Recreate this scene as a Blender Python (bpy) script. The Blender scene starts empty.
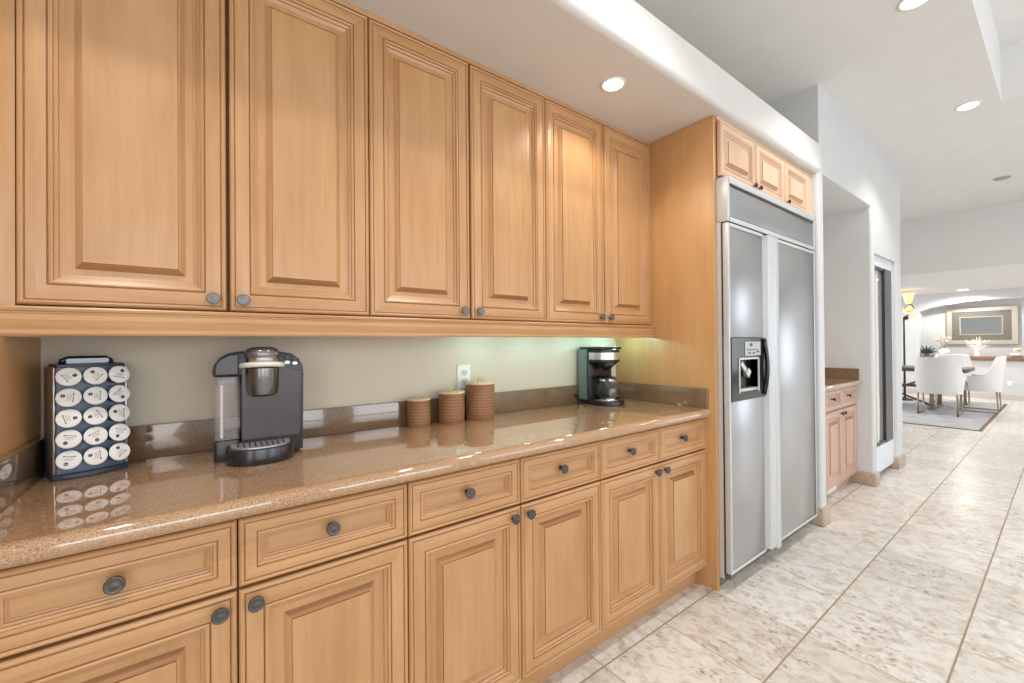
import bpy, bmesh, math, random
from mathutils import Vector, Matrix
C = bpy.context.scene.collection
S = bpy.context.scene
PI = math.pi
random.seed(7)

# ------------------------------------------------------------------ camera
cam_d = bpy.data.cameras.new('camera')
cam_d.sensor_fit = 'HORIZONTAL'; cam_d.sensor_width = 36.0
cam_d.lens = 418.66 / 1024 * 36.0
cam_d.clip_start = 0.05; cam_d.clip_end = 100
cam = bpy.data.objects.new('camera', cam_d); C.objects.link(cam)
def cam_axes(yaw, pitch, roll):
    F = Vector((math.cos(yaw), math.sin(yaw), 0)); R = Vector((math.sin(yaw), -math.cos(yaw), 0)); U = Vector((0, 0, 1))
    F2 = F*math.cos(pitch) + U*math.sin(pitch); U2 = U*math.cos(pitch) - F*math.sin(pitch)
    return F2, R*math.cos(roll) + U2*math.sin(roll), U2*math.cos(roll) - R*math.sin(roll)
cF, cR, cU = cam_axes(.92713, .00501, -.00816)
M = Matrix((cR, cU, -cF)).transposed().to_4x4(); M.translation = Vector((0, 0, 1.27))
cam.matrix_world = M
S.camera = cam

# ------------------------------------------------------------------ world, exposure, big lights
w = bpy.data.worlds.new('world'); S.world = w; w.use_nodes = True
bg = w.node_tree.nodes['Background']; bg.inputs[0].default_value = (.93, .96, 1, 1); bg.inputs[1].default_value = 1.0
S.view_settings.view_transform = 'Standard'; S.view_settings.look = 'None'
S.view_settings.exposure = 0.42; S.view_settings.gamma = 1.0; S.view_settings.use_curve_mapping = False
S.cycles.use_denoising = True
S.cycles.max_bounces = 10; S.cycles.diffuse_bounces = 6; S.cycles.glossy_bounces = 5; S.cycles.transmission_bounces = 8
S.cycles.sample_clamp_indirect = 6.0
S.cycles.caustics_reflective = False; S.cycles.caustics_refractive = False

def area(name, loc, target, sx, sy, power, col):
    d = bpy.data.lights.new(name, 'AREA'); d.shape = 'RECTANGLE'; d.size = sx; d.size_y = sy; d.energy = power; d.color = col
    o = bpy.data.objects.new(name, d); C.objects.link(o); o.location = loc
    o.rotation_euler = (Vector(target) - Vector(loc)).to_track_quat('-Z', 'Y').to_euler()
    return o
DAY = (.86, .94, 1.0)
for i, (x, pw) in enumerate(((-0.2, 33), (2.4, 33), (5.0, 18))):                       # daylight at the rear windows
    area('window_daylight', (x, -4.16, 1.55), (x, 0, 1.2), 1.9, 2.0, pw, DAY)
area('dining_daylight', (11.2, -3.9, 1.5), (11.2, 0, 1.3), 5.0, 2.2, 45, (.88, .95, 1.0))
area('dining_side_fill', (11.0, 5.7, 1.5), (11.0, 0, 1.2), 3.4, 2.0, 75, (.92, .97, 1.0))  # added fill lamp, no window behind it, brightens the dining wall
area('side_fill', (-1.74, -1.6, 1.5), (3, -.6, 1.0), 2.4, 1.9, 40, (1.0, .97, .93))  # added fill lamp in front of the windowless left wall
for x in (1.06, 1.36, 1.66, 1.95):                               # the tube light under the upper cabinets
    d = bpy.data.lights.new('undercabinet_lamp', 'POINT'); d.energy = 1.0 if x > 1.9 else .42; d.color = (.52, 1.0, .97); d.shadow_soft_size = .012
    o = bpy.data.objects.new('undercabinet_lamp', d); C.objects.link(o); o.location = (x, 1.56, 1.322)
def spot(loc, power, col=(1, .96, .90), size=2.1, blend=.5, rad=.05):
    d = bpy.data.lights.new('can_light', 'SPOT'); d.energy = power; d.color = col; d.spot_size = size; d.spot_blend = blend; d.shadow_soft_size = rad
    o = bpy.data.objects.new('can_light', d); C.objects.link(o); o.location = loc
    return o

# ------------------------------------------------------------------ materials
def lin(c):
    return tuple(((v/255)/12.92 if v/255 <= .04045 else ((v/255+.055)/1.055)**2.4) for v in c) + (1,)
class NT:
    def __init__(s, name):
        s.m = bpy.data.materials.new(name); s.m.use_nodes = True; s.t = s.m.node_tree; s.b = s.t.nodes['Principled BSDF']
    def n(s, typ, **kw):
        o = s.t.nodes.new(typ)
        for k, v in kw.items():
            if k.startswith('i_'):
                key = k[2:]; o.inputs[int(key) if key.isdigit() else key.replace('_', ' ')].default_value = v
            else: setattr(o, k, v)
        return o
    def l(s, a, b): s.t.links.new(a, b)
    def math(s, op, a, b=None, c=None):
        o = s.n('ShaderNodeMath', operation=op)
        for i, v in enumerate((a, b, c)):
            if v is None: continue
            if isinstance(v, (int, float)): o.inputs[i].default_value = v
            else: s.l(v, o.inputs[i])
        return o.outputs[0]
    def ramp(s, fac, stops):
        o = s.n('ShaderNodeValToRGB'); e = o.color_ramp.elements
        while len(e) < len(stops): e.new(.5)
        for el, (p, c) in zip(e, stops): el.position = p; el.color = c if len(c) == 4 else lin(c)
        s.l(fac, o.inputs[0]); return o.outputs[0]
    def mix(s, fac, a, b, mode='MIX'):
        o = s.n('ShaderNodeMix', data_type='RGBA', blend_type=mode)
        for i, v in ((0, fac), (6, a), (7, b)):
            if isinstance(v, (int, float)): o.inputs[i].default_value = v
            elif isinstance(v, tuple): o.inputs[i].default_value = v
            else: s.l(v, o.inputs[i])
        return o.outputs[2]
    def set(s, **kw):
        for k, v in kw.items(): s.b.inputs[k.replace('_', ' ')].default_value = v
        return s
    def bump(s, h, strength=.2, dist=.002):
        o = s.n('ShaderNodeBump'); o.inputs['Strength'].default_value = strength; o.inputs['Distance'].default_value = dist
        s.l(h, o.inputs['Height']); s.l(o.outputs[0], s.b.inputs['Normal'])
def plain(name, rgb, rough=.5, metal=0., noise=0., nscale=40, **kw):
    t = NT(name); t.set(Roughness=rough, Metallic=metal, **kw)
    tc = t.n('ShaderNodeTexCoord'); nz = t.n('ShaderNodeTexNoise'); nz.inputs['Scale'].default_value = nscale; nz.inputs['Detail'].default_value = 3
    t.l(tc.outputs['Object'], nz.inputs['Vector'])
    a = lin(rgb); k = noise if noise else .03
    lo = tuple(v*(1-k) for v in a[:3]) + (1,); hi = tuple(min(1, v*(1+k)) for v in a[:3]) + (1,)
    t.l(t.ramp(nz.outputs['Fac'], [(.3, lo), (.7, hi)]), t.b.inputs['Base Color'])
    return t.m
def wood(name, light, dark, axis='z', rough=.30, blotch=.5):
    t = NT(name); t.set(Roughness=rough)
    tc = t.n('ShaderNodeTexCoord'); oi = t.n('ShaderNodeObjectInfo')
    off = t.n('ShaderNodeVectorMath', operation='MULTIPLY_ADD'); off.inputs[1].default_value = (1, 1, 1)
    r = t.n('ShaderNodeCombineXYZ'); rr = t.math('MULTIPLY', oi.outputs['Random'], 9.0)
    t.l(rr, r.inputs[0]); t.l(rr, r.inputs[1]); t.l(rr, r.inputs[2])
    t.l(tc.outputs['Object'], off.inputs[0]); t.l(r.outputs[0], off.inputs[2])
    mp = t.n('ShaderNodeMapping'); sc = {'z': (26, 26, 1.6), 'x': (1.6, 26, 26), 'y': (26, 1.6, 26)}[axis]; mp.inputs['Scale'].default_value = sc
    t.l(off.outputs[0], mp.inputs[0])
    n1 = t.n('ShaderNodeTexNoise'); n1.inputs['Scale'].default_value = 2.2; n1.inputs['Detail'].default_value = 7; n1.inputs['Roughness'].default_value = .62; n1.inputs['Distortion'].default_value = .4
    t.l(mp.outputs[0], n1.inputs['Vector'])
    n2 = t.n('ShaderNodeTexNoise'); n2.inputs['Scale'].default_value = 5.0; n2.inputs['Detail'].default_value = 2
    mp2 = t.n('ShaderNodeMapping'); mp2.inputs['Scale'].default_value = {'z': (1.6, 1.6, .45), 'x': (.45, 1.6, 1.6), 'y': (1.6, .45, 1.6)}[axis]
    t.l(off.outputs[0], mp2.inputs[0]); t.l(mp2.outputs[0], n2.inputs['Vector'])
    f = t.math('ADD', t.math('MULTIPLY', n1.outputs['Fac'], .5), t.math('MULTIPLY', n2.outputs['Fac'], .5))
    t.l(t.ramp(f, [(.32, dark), (.66, light)]), t.b.inputs['Base Color'])
    t.bump(n1.outputs['Fac'], .05, .001)
    return t.m
WL, WD = (197, 153, 109), (177, 131, 86)
M_WV = wood('maple_vertical', WL, WD, 'z'); M_WH = wood('maple_horizontal', WL, WD, 'x')
M_WG = plain('maple_glaze', (140, 88, 46), .45, noise=.25)
M_PANEL = wood('maple_side_panel', (206, 160, 110), (192, 144, 94), 'z', .4)
M_PV = wood('rosy_maple', (202, 170, 152), (186, 152, 134), 'z'); M_PH = wood('rosy_maple_horizontal', (202, 170, 152), (186, 152, 134), 'x')
M_PG = plain('rosy_glaze', (132, 92, 70), .45, noise=.2)
M_CAR = wood('carcass_wood', (196, 146, 94), (176, 124, 74), 'z', .45)
M_DKW = plain('seam_dark', (120, 74, 38), .6, noise=.2)
M_WALL = plain('warm_white_plaster', (206, 207, 208), .75, noise=.015, nscale=6)
M_WALLK = plain('kitchen_wall_plaster', (214, 203, 183), .7, noise=.015, nscale=6)
M_CEIL = plain('ceiling_plaster', (230, 229, 228), .85, noise=.015, nscale=5)
M_TRIM = plain('white_paint', (232, 232, 230), .4)
M_DAYWHITE = plain('daylight_tinted_white', (222, 226, 232), .4)  # white paint with the bluish daylight tint put into its colour
M_STEEL = None
def steel(name, rgb, rough=.24, axis='x', aniso=.0):
    t = NT(name); t.set(Metallic=1.0, Roughness=rough)
    t.b.inputs['Base Color'].default_value = lin(rgb)
    tc = t.n('ShaderNodeTexCoord'); mp = t.n('ShaderNodeMapping'); mp.inputs['Scale'].default_value = {'x': (1.2, 60, 160), 'z': (160, 60, 1.2)}[axis]
    nz = t.n('ShaderNodeTexNoise'); nz.inputs['Scale'].default_value = 4; nz.inputs['Detail'].default_value = 4
    t.l(tc.outputs['Object'], mp.inputs[0]); t.l(mp.outputs[0], nz.inputs['Vector'])
    r = t.n('ShaderNodeMapRange'); r.inputs['To Min'].default_value = rough-.015; r.inputs['To Max'].default_value = rough+.02
    t.l(nz.outputs['Fac'], r.inputs['Value']); t.l(r.outputs[0], t.b.inputs['Roughness'])
    n2 = t.n('ShaderNodeTexNoise'); n2.inputs['Scale'].default_value = 1.0; n2.inputs['Detail'].default_value = 1
    mp2 = t.n('ShaderNodeMapping'); mp2.inputs['Scale'].default_value = {'x': (.5, 1, 6), 'z': (6, 1, .5)}[axis]
    t.l(tc.outputs['Object'], mp2.inputs[0]); t.l(mp2.outputs[0], n2.inputs['Vector'])
    h = t.math('ADD', t.math('MULTIPLY', n2.outputs['Fac'], 1.0), t.math('MULTIPLY', nz.outputs['Fac'], .0))
    t.bump(h, .20, .003)
    return t.m
M_STEEL = steel('brushed_steel', (190, 192, 196), .29)
M_STEELV = plain('steel_trim', (204, 206, 208), .34, .25)
M_CHROME = plain('chrome', (210, 210, 212), .12, 1.0)
M_DARKMETAL = plain('dark_pewter', (96, 92, 90), .34, .9, noise=.15)
M_PEWTER = plain('light_pewter', (118, 114, 112), .42, .8, noise=.15)
M_BRONZE = plain('antique_bronze', (74, 62, 54), .4, .8, noise=.2)
M_BLACK = plain('black_plastic', (26, 26, 28), .28)
M_BLACKG = plain('black_gloss', (14, 14, 16), .08)
M_CHAR = plain('charcoal_plastic', (52, 48, 50), .34)
M_SLATE = plain('slate_blue_plastic', (58, 66, 78), .35)
M_RACKS = plain('rack_silver', (198, 190, 186), .3, .75)
M_WHITE = plain('white_plastic', (236, 236, 232), .35)
M_LID = plain('white_foil', (238, 236, 232), .4)
M_INK = plain('printed_ink', (38, 36, 38), .5)
M_LGREY = plain('printed_grey', (168, 164, 160), .5)
M_SILVER = plain('silver_plastic', (206, 204, 200), .28, .6)
M_DARKSIL = plain('dark_silver', (120, 116, 114), .22, .9)
M_LEATH = plain('pale_upholstery', (222, 220, 220), .55, noise=.03)
M_LEGM = plain('brushed_bronze_leg', (150, 136, 122), .35, .7)
M_TABLE = wood('dark_walnut', (92, 80, 74), (66, 56, 52), 'y', .35)
M_SHELF = wood('walnut_shelf', (146, 112, 92), (118, 88, 72), 'y', .4)
M_CER = plain('white_ceramic', (240, 240, 238), .25)
M_BASE = None
def emis(name, rgb, st):
    t = NT(name); t.b.inputs['Base Color'].default_value = lin(rgb); t.b.inputs['Emission Color'].default_value = lin(rgb); t.b.inputs['Emission Strength'].default_value = st
    return t.m
M_LAMP = emis('lamp_lens', (255, 246, 228), 9.0)
M_AMBER = emis('lit_amber_glass', (255, 206, 120), 1.6)
M_TUBE = emis('fluorescent_tube', (226, 255, 232), 3.0)
def glass(name, rgb=(245, 250, 252), rough=.02, alpha=None):
    t = NT(name); t.b.inputs['Base Color'].default_value = lin(rgb); t.set(Roughness=rough, IOR=1.45); t.b.inputs['Transmission Weight'].default_value = 1.0
    return t.m
M_GLASS = glass('clear_glass'); M_TANK = None
M_PANE = None

t = NT('clear_tank_plastic'); t.set(Roughness=.08); t.b.inputs['Base Color'].default_value = lin((226, 224, 222))
tr = t.n('ShaderNodeBsdfTransparent'); tr.inputs[0].default_value = lin((244, 240, 238)); mx = t.n('ShaderNodeMixShader'); mx.inputs[0].default_value = .22
t.l(tr.outputs[0], mx.inputs[1]); t.l(t.b.outputs[0], mx.inputs[2]); t.l(mx.outputs[0], t.t.nodes['Material Output'].inputs[0]); M_TANK = t.m
def granite(name, stops, scale, rough):
    t = NT(name); t.set(Roughness=rough); t.b.inputs['Coat Weight'].default_value = .9; t.b.inputs['Coat Roughness'].default_value = .03; t.b.inputs['Coat IOR'].default_value = 1.6
    tc = t.n('ShaderNodeTexCoord')
    v = t.n('ShaderNodeTexVoronoi'); v.inputs['Scale'].default_value = scale
    nz = t.n('ShaderNodeTexNoise'); nz.inputs['Scale'].default_value = scale*.55; nz.inputs['Detail'].default_value = 6; nz.inputs['Roughness'].default_value = .75
    n3 = t.n('ShaderNodeTexNoise'); n3.inputs['Scale'].default_value = 9; n3.inputs['Detail'].default_value = 2
    for o in (v, nz, n3): t.l(tc.outputs['Object'], o.inputs['Vector'])
    sep = t.n('ShaderNodeSeparateColor'); t.l(v.outputs['Color'], sep.inputs[0])
    f = t.math('ADD', t.math('MULTIPLY', sep.outputs[0], .42), t.math('MULTIPLY', nz.outputs['Fac'], .58))
    f = t.math('ADD', f, t.math('MULTIPLY', t.math('SUBTRACT', n3.outputs['Fac'], .5), .12))
    t.l(t.ramp(f, stops), t.b.inputs['Base Color'])
    return t.m
GST = [(.22, (110, 84, 68)), (.31, (148, 114, 86)), (.46, (176, 138, 104)), (.62, (186, 148, 112)), (.74, (196, 164, 132)), (.86, (154, 120, 94))]
M_GRAN = granite('tan_quartz', GST, 500, .06)
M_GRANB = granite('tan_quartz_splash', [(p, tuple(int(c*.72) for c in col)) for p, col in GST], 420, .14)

def travertine_nodes(name, tile=True, tone=1.0):
    t = NT(name); tc = t.n('ShaderNodeTexCoord'); sep = t.n('ShaderNodeSeparateXYZ'); t.l(tc.outputs['Object'], sep.inputs[0])
    u = t.math('DIVIDE', t.math('SUBTRACT', sep.outputs[0], 1.684), .4124); v = t.math('DIVIDE', t.math('SUBTRACT', sep.outputs[1], .6964), .4124)
    fu, fv = t.math('FLOOR', u), t.math('FLOOR', v)
    cmb = t.n('ShaderNodeCombineXYZ'); t.l(fu, cmb.inputs[0]); t.l(fv, cmb.inputs[1])
    wn = t.n('ShaderNodeTexWhiteNoise', noise_dimensions='3D'); t.l(cmb.outputs[0], wn.inputs['Vector'])
    off = t.n('ShaderNodeVectorMath', operation='MULTIPLY_ADD'); t.l(wn.outputs['Color'], off.inputs[0]); off.inputs[1].default_value = (30, 30, 30) if tile else (0, 0, 0)
    t.l(tc.outputs['Object'], off.inputs[2])
    mp = t.n('ShaderNodeMapping'); mp.inputs['Scale'].default_value = (6, 4.2, 5) if tile else (9, 9, 2); t.l(off.outputs[0], mp.inputs[0])
    n1 = t.n('ShaderNodeTexNoise'); n1.inputs['Scale'].default_value = 3.0; n1.inputs['Detail'].default_value = 9; n1.inputs['Roughness'].default_value = .66; n1.inputs['Distortion'].default_value = .7
    n2 = t.n('ShaderNodeTexNoise'); n2.inputs['Scale'].default_value = 7.5; n2.inputs['Detail'].default_value = 6; n2.inputs['Roughness'].default_value = .72; n2.inputs['Distortion'].default_value = .3
    n4 = t.n('ShaderNodeTexNoise'); n4.inputs['Scale'].default_value = 1.1; n4.inputs['Detail'].default_value = 2
    for o in (n1, n2, n4): t.l(mp.outputs[0], o.inputs['Vector'])
    k = lambda c: tuple(int(x*q) for x, q in zip(c, (1, 1, 1) if tile else (.80, .73, .66)))
    base = t.ramp(n1.outputs['Fac'], [(.27, k((196, 180, 164))), (.41, k((218, 209, 198))), (.52, k((233, 230, 225))), (.63, k((238, 236, 232))), (.75, k((218, 208, 196)))])
    # pits, gathered in patches
    pit = t.math('MULTIPLY', t.ramp(n2.outputs['Fac'], [(.37, (1, 1, 1, 1)), (.485, (0, 0, 0, 1))]), t.ramp(n4.outputs['Fac'], [(.38, (.22, .22, .22, 1)), (.60, (1, 1, 1, 1))]))
    col = t.mix(t.math('MULTIPLY', pit, .85), base, lin((146, 128, 114)))
    if tile:
        ss = t.n('ShaderNodeSeparateColor'); t.l(wn.outputs['Color'], ss.inputs[0])
        tint = t.ramp(ss.outputs[1], [(0, (.88, .86, .83, 1)), (.5, (.96, .95, .93, 1)), (1, (1, 1, 1, 1))])
        col = t.mix(1.0, col, tint, 'MULTIPLY')
        au = t.math('ABSOLUTE', t.math('SUBTRACT', t.math('SUBTRACT', u, fu), .5)); av = t.math('ABSOLUTE', t.math('SUBTRACT', t.math('SUBTRACT', v, fv), .5))
        gu = t.math('GREATER_THAN', au, .4955); gv = t.math('GREATER_THAN', av, .4915)
        g = t.math('MAXIMUM', gu, gv)
        col = t.mix(g, col, lin((164, 142, 120)))
        rg = t.math('ADD', t.math('MULTIPLY', g, .4), t.math('ADD', .25, t.math('MULTIPLY', pit, .3)))
        t.l(rg, t.b.inputs['Roughness'])
        h = t.math('SUBTRACT', 1.0, t.math('MAXIMUM', g, t.math('MULTIPLY', pit, .35)))
        t.bump(h, .35, .003)
    else:
        t.set(Roughness=.4)
    t.l(col, t.b.inputs['Base Color'])
    return t.m
M_FLOOR = travertine_nodes('travertine_tiles'); M_BASE = travertine_nodes('travertine_block', False, .80)

def woven(name, light, dark, su, sv):
    t = NT(name); t.set(Roughness=.42); tc = t.n('ShaderNodeTexCoord'); sep = t.n('ShaderNodeSeparateXYZ'); t.l(tc.outputs['Object'], sep.inputs[0])
    ang = t.math('ARCTAN2', sep.outputs[1], sep.outputs[0])
    a = t.math('SINE', t.math('MULTIPLY', ang, su)); b = t.math('SINE', t.math('MULTIPLY', sep.outputs[2], sv))
    ab = t.math('MULTIPLY', a, b); f = t.math('ADD', t.math('MULTIPLY', ab, .35), t.math('ADD', .5, t.math('MULTIPLY', b, .15)))
    t.l(t.ramp(f, [(.15, dark), (.8, light)]), t.b.inputs['Base Color']); t.bump(f, .8, .003)
    return t.m
M_WEAVE = woven('woven_rattan', (172, 126, 88), (100, 64, 40), 24, 480)
M_LIDW = plain('pale_wood_lid', (228, 204, 164), .45, noise=.08, nscale=60)

# ------------------------------------------------------------------ mesh helpers
class MB:
    def __init__(s): s.v = []; s.f = []; s.m = []; s.s = []
    def add(s, vs, fs, m=0, smooth=False):
        o = len(s.v); s.v += [tuple(v) for v in vs]
        for i, f in enumerate(fs):
            s.f.append(tuple(o+k for k in f)); s.m.append(m[i] if isinstance(m, list) else m); s.s.append(smooth)
        return s
    def bm(s, bm, m=0, smooth=False, mat=None):
        bm.verts.index_update()
        return s.add([(mat @ v.co if mat else v.co) for v in bm.verts], [[v.index for v in f.verts] for f in bm.faces], m, smooth)
    def box(s, x0, x1, y0, y1, z0, z1, m=0, bev=0., seg=2, smooth=None, mat=None):
        b = bmesh.new(); bmesh.ops.create_cube(b, size=1)
        for v in b.verts: v.co = Vector((x0+(v.co.x+.5)*(x1-x0), y0+(v.co.y+.5)*(y1-y0), z0+(v.co.z+.5)*(z1-z0)))
        if bev: bmesh.ops.bevel(b, geom=b.edges[:], offset=bev, segments=seg, profile=.5, affect='EDGES')
        s.bm(b, m, bool(bev) if smooth is None else smooth, mat); b.free(); return s
    def lathe(s, prof, c=(0, 0, 0), seg=32, m=0, smooth=True, axis='z', mat=None, ms=None, sx=1., sy=1.):
        vs = []; fs = []; mm = []
        for r, h in prof:
            for k in range(seg):
                a = 2*PI*k/seg; p = Vector((r*math.cos(a)*sx, r*math.sin(a)*sy, h))
                if axis == '-y': p = Vector((p.x, -p.z, p.y))
                elif axis == 'x': p = Vector((p.z, p.x, p.y))
                if mat: p = mat @ p
                vs.append(p + Vector(c))
        for i in range(len(prof)-1):
            for k in range(seg):
                k2 = (k+1) % seg; fs.append((i*seg+k, i*seg+k2, (i+1)*seg+k2, (i+1)*seg+k)); mm.append(ms[i] if ms else m)
        if prof[0][0] > 1e-5: fs.append(tuple(reversed(range(seg)))); mm.append(ms[0] if ms else m)
        if prof[-1][0] > 1e-5: fs.append(tuple((len(prof)-1)*seg+k for k in range(seg))); mm.append(ms[-1] if ms else m)
        return s.add(vs, fs, mm, smooth)
    def tube(s, pts, r, seg=10, m=0, closed=False, smooth=True):
        pts = [Vector(p) for p in pts]; n = len(pts); vs = []; fs = []; up = None
        for i, p in enumerate(pts):
            a = pts[(i-1) % n] if (closed or i) else p; b = pts[(i+1) % n] if (closed or i < n-1) else p
            t = (b-a).normalized()
            if up is None: up = t.orthogonal().normalized()
            up = (up - t*up.dot(t)).normalized(); sd = t.cross(up)
            rr = r[i] if isinstance(r, (list, tuple)) else r
            for k in range(seg):
                q = 2*PI*k/seg; vs.append(p + (up*math.cos(q)+sd*math.sin(q))*rr)
        for i in range(n if closed else n-1):
            j = (i+1) % n
            for k in range(seg):
                k2 = (k+1) % seg; fs.append((i*seg+k, i*seg+k2, j*seg+k2, j*seg+k))
        if not closed: fs += [tuple(reversed(range(seg))), tuple((n-1)*seg+k for k in range(seg))]
        return s.add(vs, fs, m, smooth)
    def prism(s, poly, axis, a, b, m=0, bev=0., seg=2, smooth=False, mat=None, edges='all'):
        # poly in the other two axes (order kept), extruded from a to b
        def P(p, t): return {'x': (t, p[0], p[1]), 'y': (p[0], t, p[1]), 'z': (p[0], p[1], t)}[axis]
        bm = bmesh.new(); A = [bm.verts.new(P(p, a)) for p in poly]; B = [bm.verts.new(P(p, b)) for p in poly]; n = len(poly)
        capa = bm.faces.new(A); capb = bm.faces.new(list(reversed(B)))
        for i in range(n): bm.faces.new((A[i], B[i], B[(i+1) % n], A[(i+1) % n]))
        bmesh.ops.recalc_face_normals(bm, faces=bm.faces[:])
        if bev:
            ee = [e for e in bm.edges if (edges == 'all' or e in capa.edges[:] or e in capb.edges[:])]
            bmesh.ops.bevel(bm, geom=ee, offset=bev, segments=seg, profile=.5, affect='EDGES')
        s.bm(bm, m, smooth, mat); bm.free(); return s
    def build(s, name, mats, parent=None, loc=None, autosmooth=None):
        me = bpy.data.meshes.new(name); me.from_pydata(s.v, [], s.f)
        for mm in (mats if isinstance(mats, (list, tuple)) else [mats]): me.materials.append(mm)
        for p, a, b in zip(me.polygons, s.m, s.s): p.material_index = a; p.use_smooth = b
        bm = bmesh.new(); bm.from_mesh(me); bmesh.ops.recalc_face_normals(bm, faces=bm.faces[:]); bm.to_mesh(me); bm.free()
        if autosmooth: me.set_sharp_from_angle(angle=math.radians(autosmooth))
        o = bpy.data.objects.new(name, me); C.objects.link(o)
        if parent: o.parent = parent
        if loc is not None: o.location = loc
        return o
def rrect(x0, x1, y0, y1, r, n=5, corners=(1, 1, 1, 1)):
    out = []
    for i, (cx, cy, a0) in enumerate(((x1-r, y1-r, 0), (x0+r, y1-r, 90), (x0+r, y0+r, 180), (x1-r, y0+r, 270))):
        if corners[i]:
            for k in range(n+1):
                a = math.radians(a0+90*k/n); out.append((cx+r*math.cos(a), cy+r*math.sin(a)))
        else: out.append([(x1, y1), (x0, y1), (x0, y0), (x1, y0)][i])
    return out
def tag(o, label, cat, group=None):
    o['label'] = label; o['category'] = cat
    if group: o['group'] = group
    return o
def thing(name, label, cat, loc=(0, 0, 0), rz=0, group=None):
    o = bpy.data.objects.new(name, None); C.objects.link(o); o.empty_display_size = .05
    o.location = loc; o.rotation_euler = (0, 0, rz)
    return tag(o, label, cat, group)
def struct(o, label=None):
    o['kind'] = 'structure'
    if label: o['label'] = label; 
    return o
def dup(root, loc, rz, label, group=None):
    r = root.copy(); C.objects.link(r); r.location = loc; r.rotation_euler = (0, 0, rz); r['label'] = label
    if group: r['group'] = group
    for ch in list(root.children):
        c = ch.copy(); C.objects.link(c); c.parent = r
        for g in list(ch.children):
            d = g.copy(); C.objects.link(d); d.parent = c
    return r

# ------------------------------------------------------------------ the setting
XP = 2.108; YW = 1.72; ZS = 2.43; ZC = 3.045; YS = 1.02; XB = 8.46; XE = 5.75
struct(MB().box(-1.9, 16, -4.4, 6, -.1, 0).build('floor', M_FLOOR), 'beige travertine tile floor with brown grout')
# kitchen back wall and the walls that close the room behind the camera
struct(MB().box(-1.9, 5.62, YW, YW+.14, 0, ZC+.05).build('wall_back', M_WALLK), 'plain wall behind the counter')
struct(MB().box(-1.9, -1.78, -4.3, YW, 0, ZC+.45).build('wall_left', M_WALL))
b = MB(); zt = ZC+.45
xs = [(-1.9, -1.2), (.8, 1.4), (3.4, 4.0), (6.0, 9.4), (13.0, 16)]
for a, c in xs: b.box(a, c, -4.34, -4.2, 0, zt)
for a, c in ((-1.2, .8), (1.4, 3.4), (4.0, 6.0), (9.4, 13.0)): b.box(a, c, -4.34, -4.2, 0, .5).box(a, c, -4.34, -4.2, 2.6, zt)
struct(b.build('wall_rear', M_WALL))
struct(MB().box(XE, 16, 5.9, 6.0, 0, zt).build('wall_far_left', M_WALL))
# tall plaster wall with the niche and the inset door
b = MB(); bv = .022
b.prism(rrect(3.415, 3.522, 1.03, YW+.02, .022, 4, (0, 0, 1, 1)), 'z', 0, ZS+.03, smooth=True)
b.prism(rrect(4.70, 4.80, 1.03, YW+.02, .022, 4, (0, 0, 1, 1)), 'z', 0, ZS+.03, smooth=True)
b.prism(rrect(5.53, XE, 1.03, YW+.14, .022, 4, (1, 0, 1, 1)), 'z', 0, ZS+.03, smooth=True)
b.prism([(1.03+.0, ZC+.02), (1.03, ZS+.035), (1.036, ZS+.018), (1.05, ZS+.01), (YW+.02, ZS+.01), (YW+.02, ZC+.02)], 'x', 3.43, XE, smooth=False)
b.box(4.77, 5.56, 1.0297, 1.16, 2.045, ZS+.05)
struct(b.build('wall_hall', M_WALL, autosmooth=40), 'tall white plaster wall with a niche and an inset glass door')
# soffit over the cabinets, rounded lower edge
pr = [(YW, ZS), (YS+.03, ZS)] + [(YS+.03-.03*math.sin(math.radians(a)), ZS+.03-.03*math.cos(math.radians(a))) for a in range(10, 91, 10)] + [(YS, 2.62), (YS+.02, 2.64), (YW, 2.64)]
struct(MB().prism(pr, 'x', -1.8, 3.44, smooth=True).build('ceiling_soffit', plain('soffit_plaster', (214, 212, 209), .7, noise=.015, nscale=6), autosmooth=40), 'white boxed soffit with rounded edge above the cabinets')
# main ceiling with a raised tray, beam wall, dining ceiling
b = MB(); tx0, tx1, ty0, ty1 = -1.2, 4.8, -3.4, .292
b.box(-1.9, XB, ty1, 6, ZC, ZC+.1).box(tx1, XB, -4.3, ty1, ZC, ZC+.1).box(-1.9, tx1, -4.3, ty0, ZC, ZC+.1).box(-1.9, tx0, ty0, ty1, ZC, ZC+.1)
b.box(tx0-.1, tx1+.1, ty0-.1, ty1+.1, ZC+.4, ZC+.5).box(tx0-.1, tx1+.1, ty1, ty1+.06, ZC+.1, ZC+.45).box(tx1, tx1+.06, ty0, ty1, ZC+.1, ZC+.45).box(tx0-.06, tx0, ty0, ty1, ZC+.1, ZC+.45).box(tx0, tx1, ty0-.06, ty0, ZC+.1, ZC+.45)
struct(b.build('ceiling', M_CEIL), 'pale ceiling with a raised tray')
struct(MB().box(5.60, XE-.002, YW+.135, 5.9, 0, ZC+.05).build('wall_hall_end', M_WALL))
struct(MB().box(XB, XB+.2, -4.3, 6, 2.24, ZC+.1, bev=.02).build('wall_dining_header', M_CEIL), 'wall band over the dining room opening')
struct(MB().box(XB+.1, 16, -4.3, 6, 2.345, 2.45).build('ceiling_dining', M_CEIL))
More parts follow.
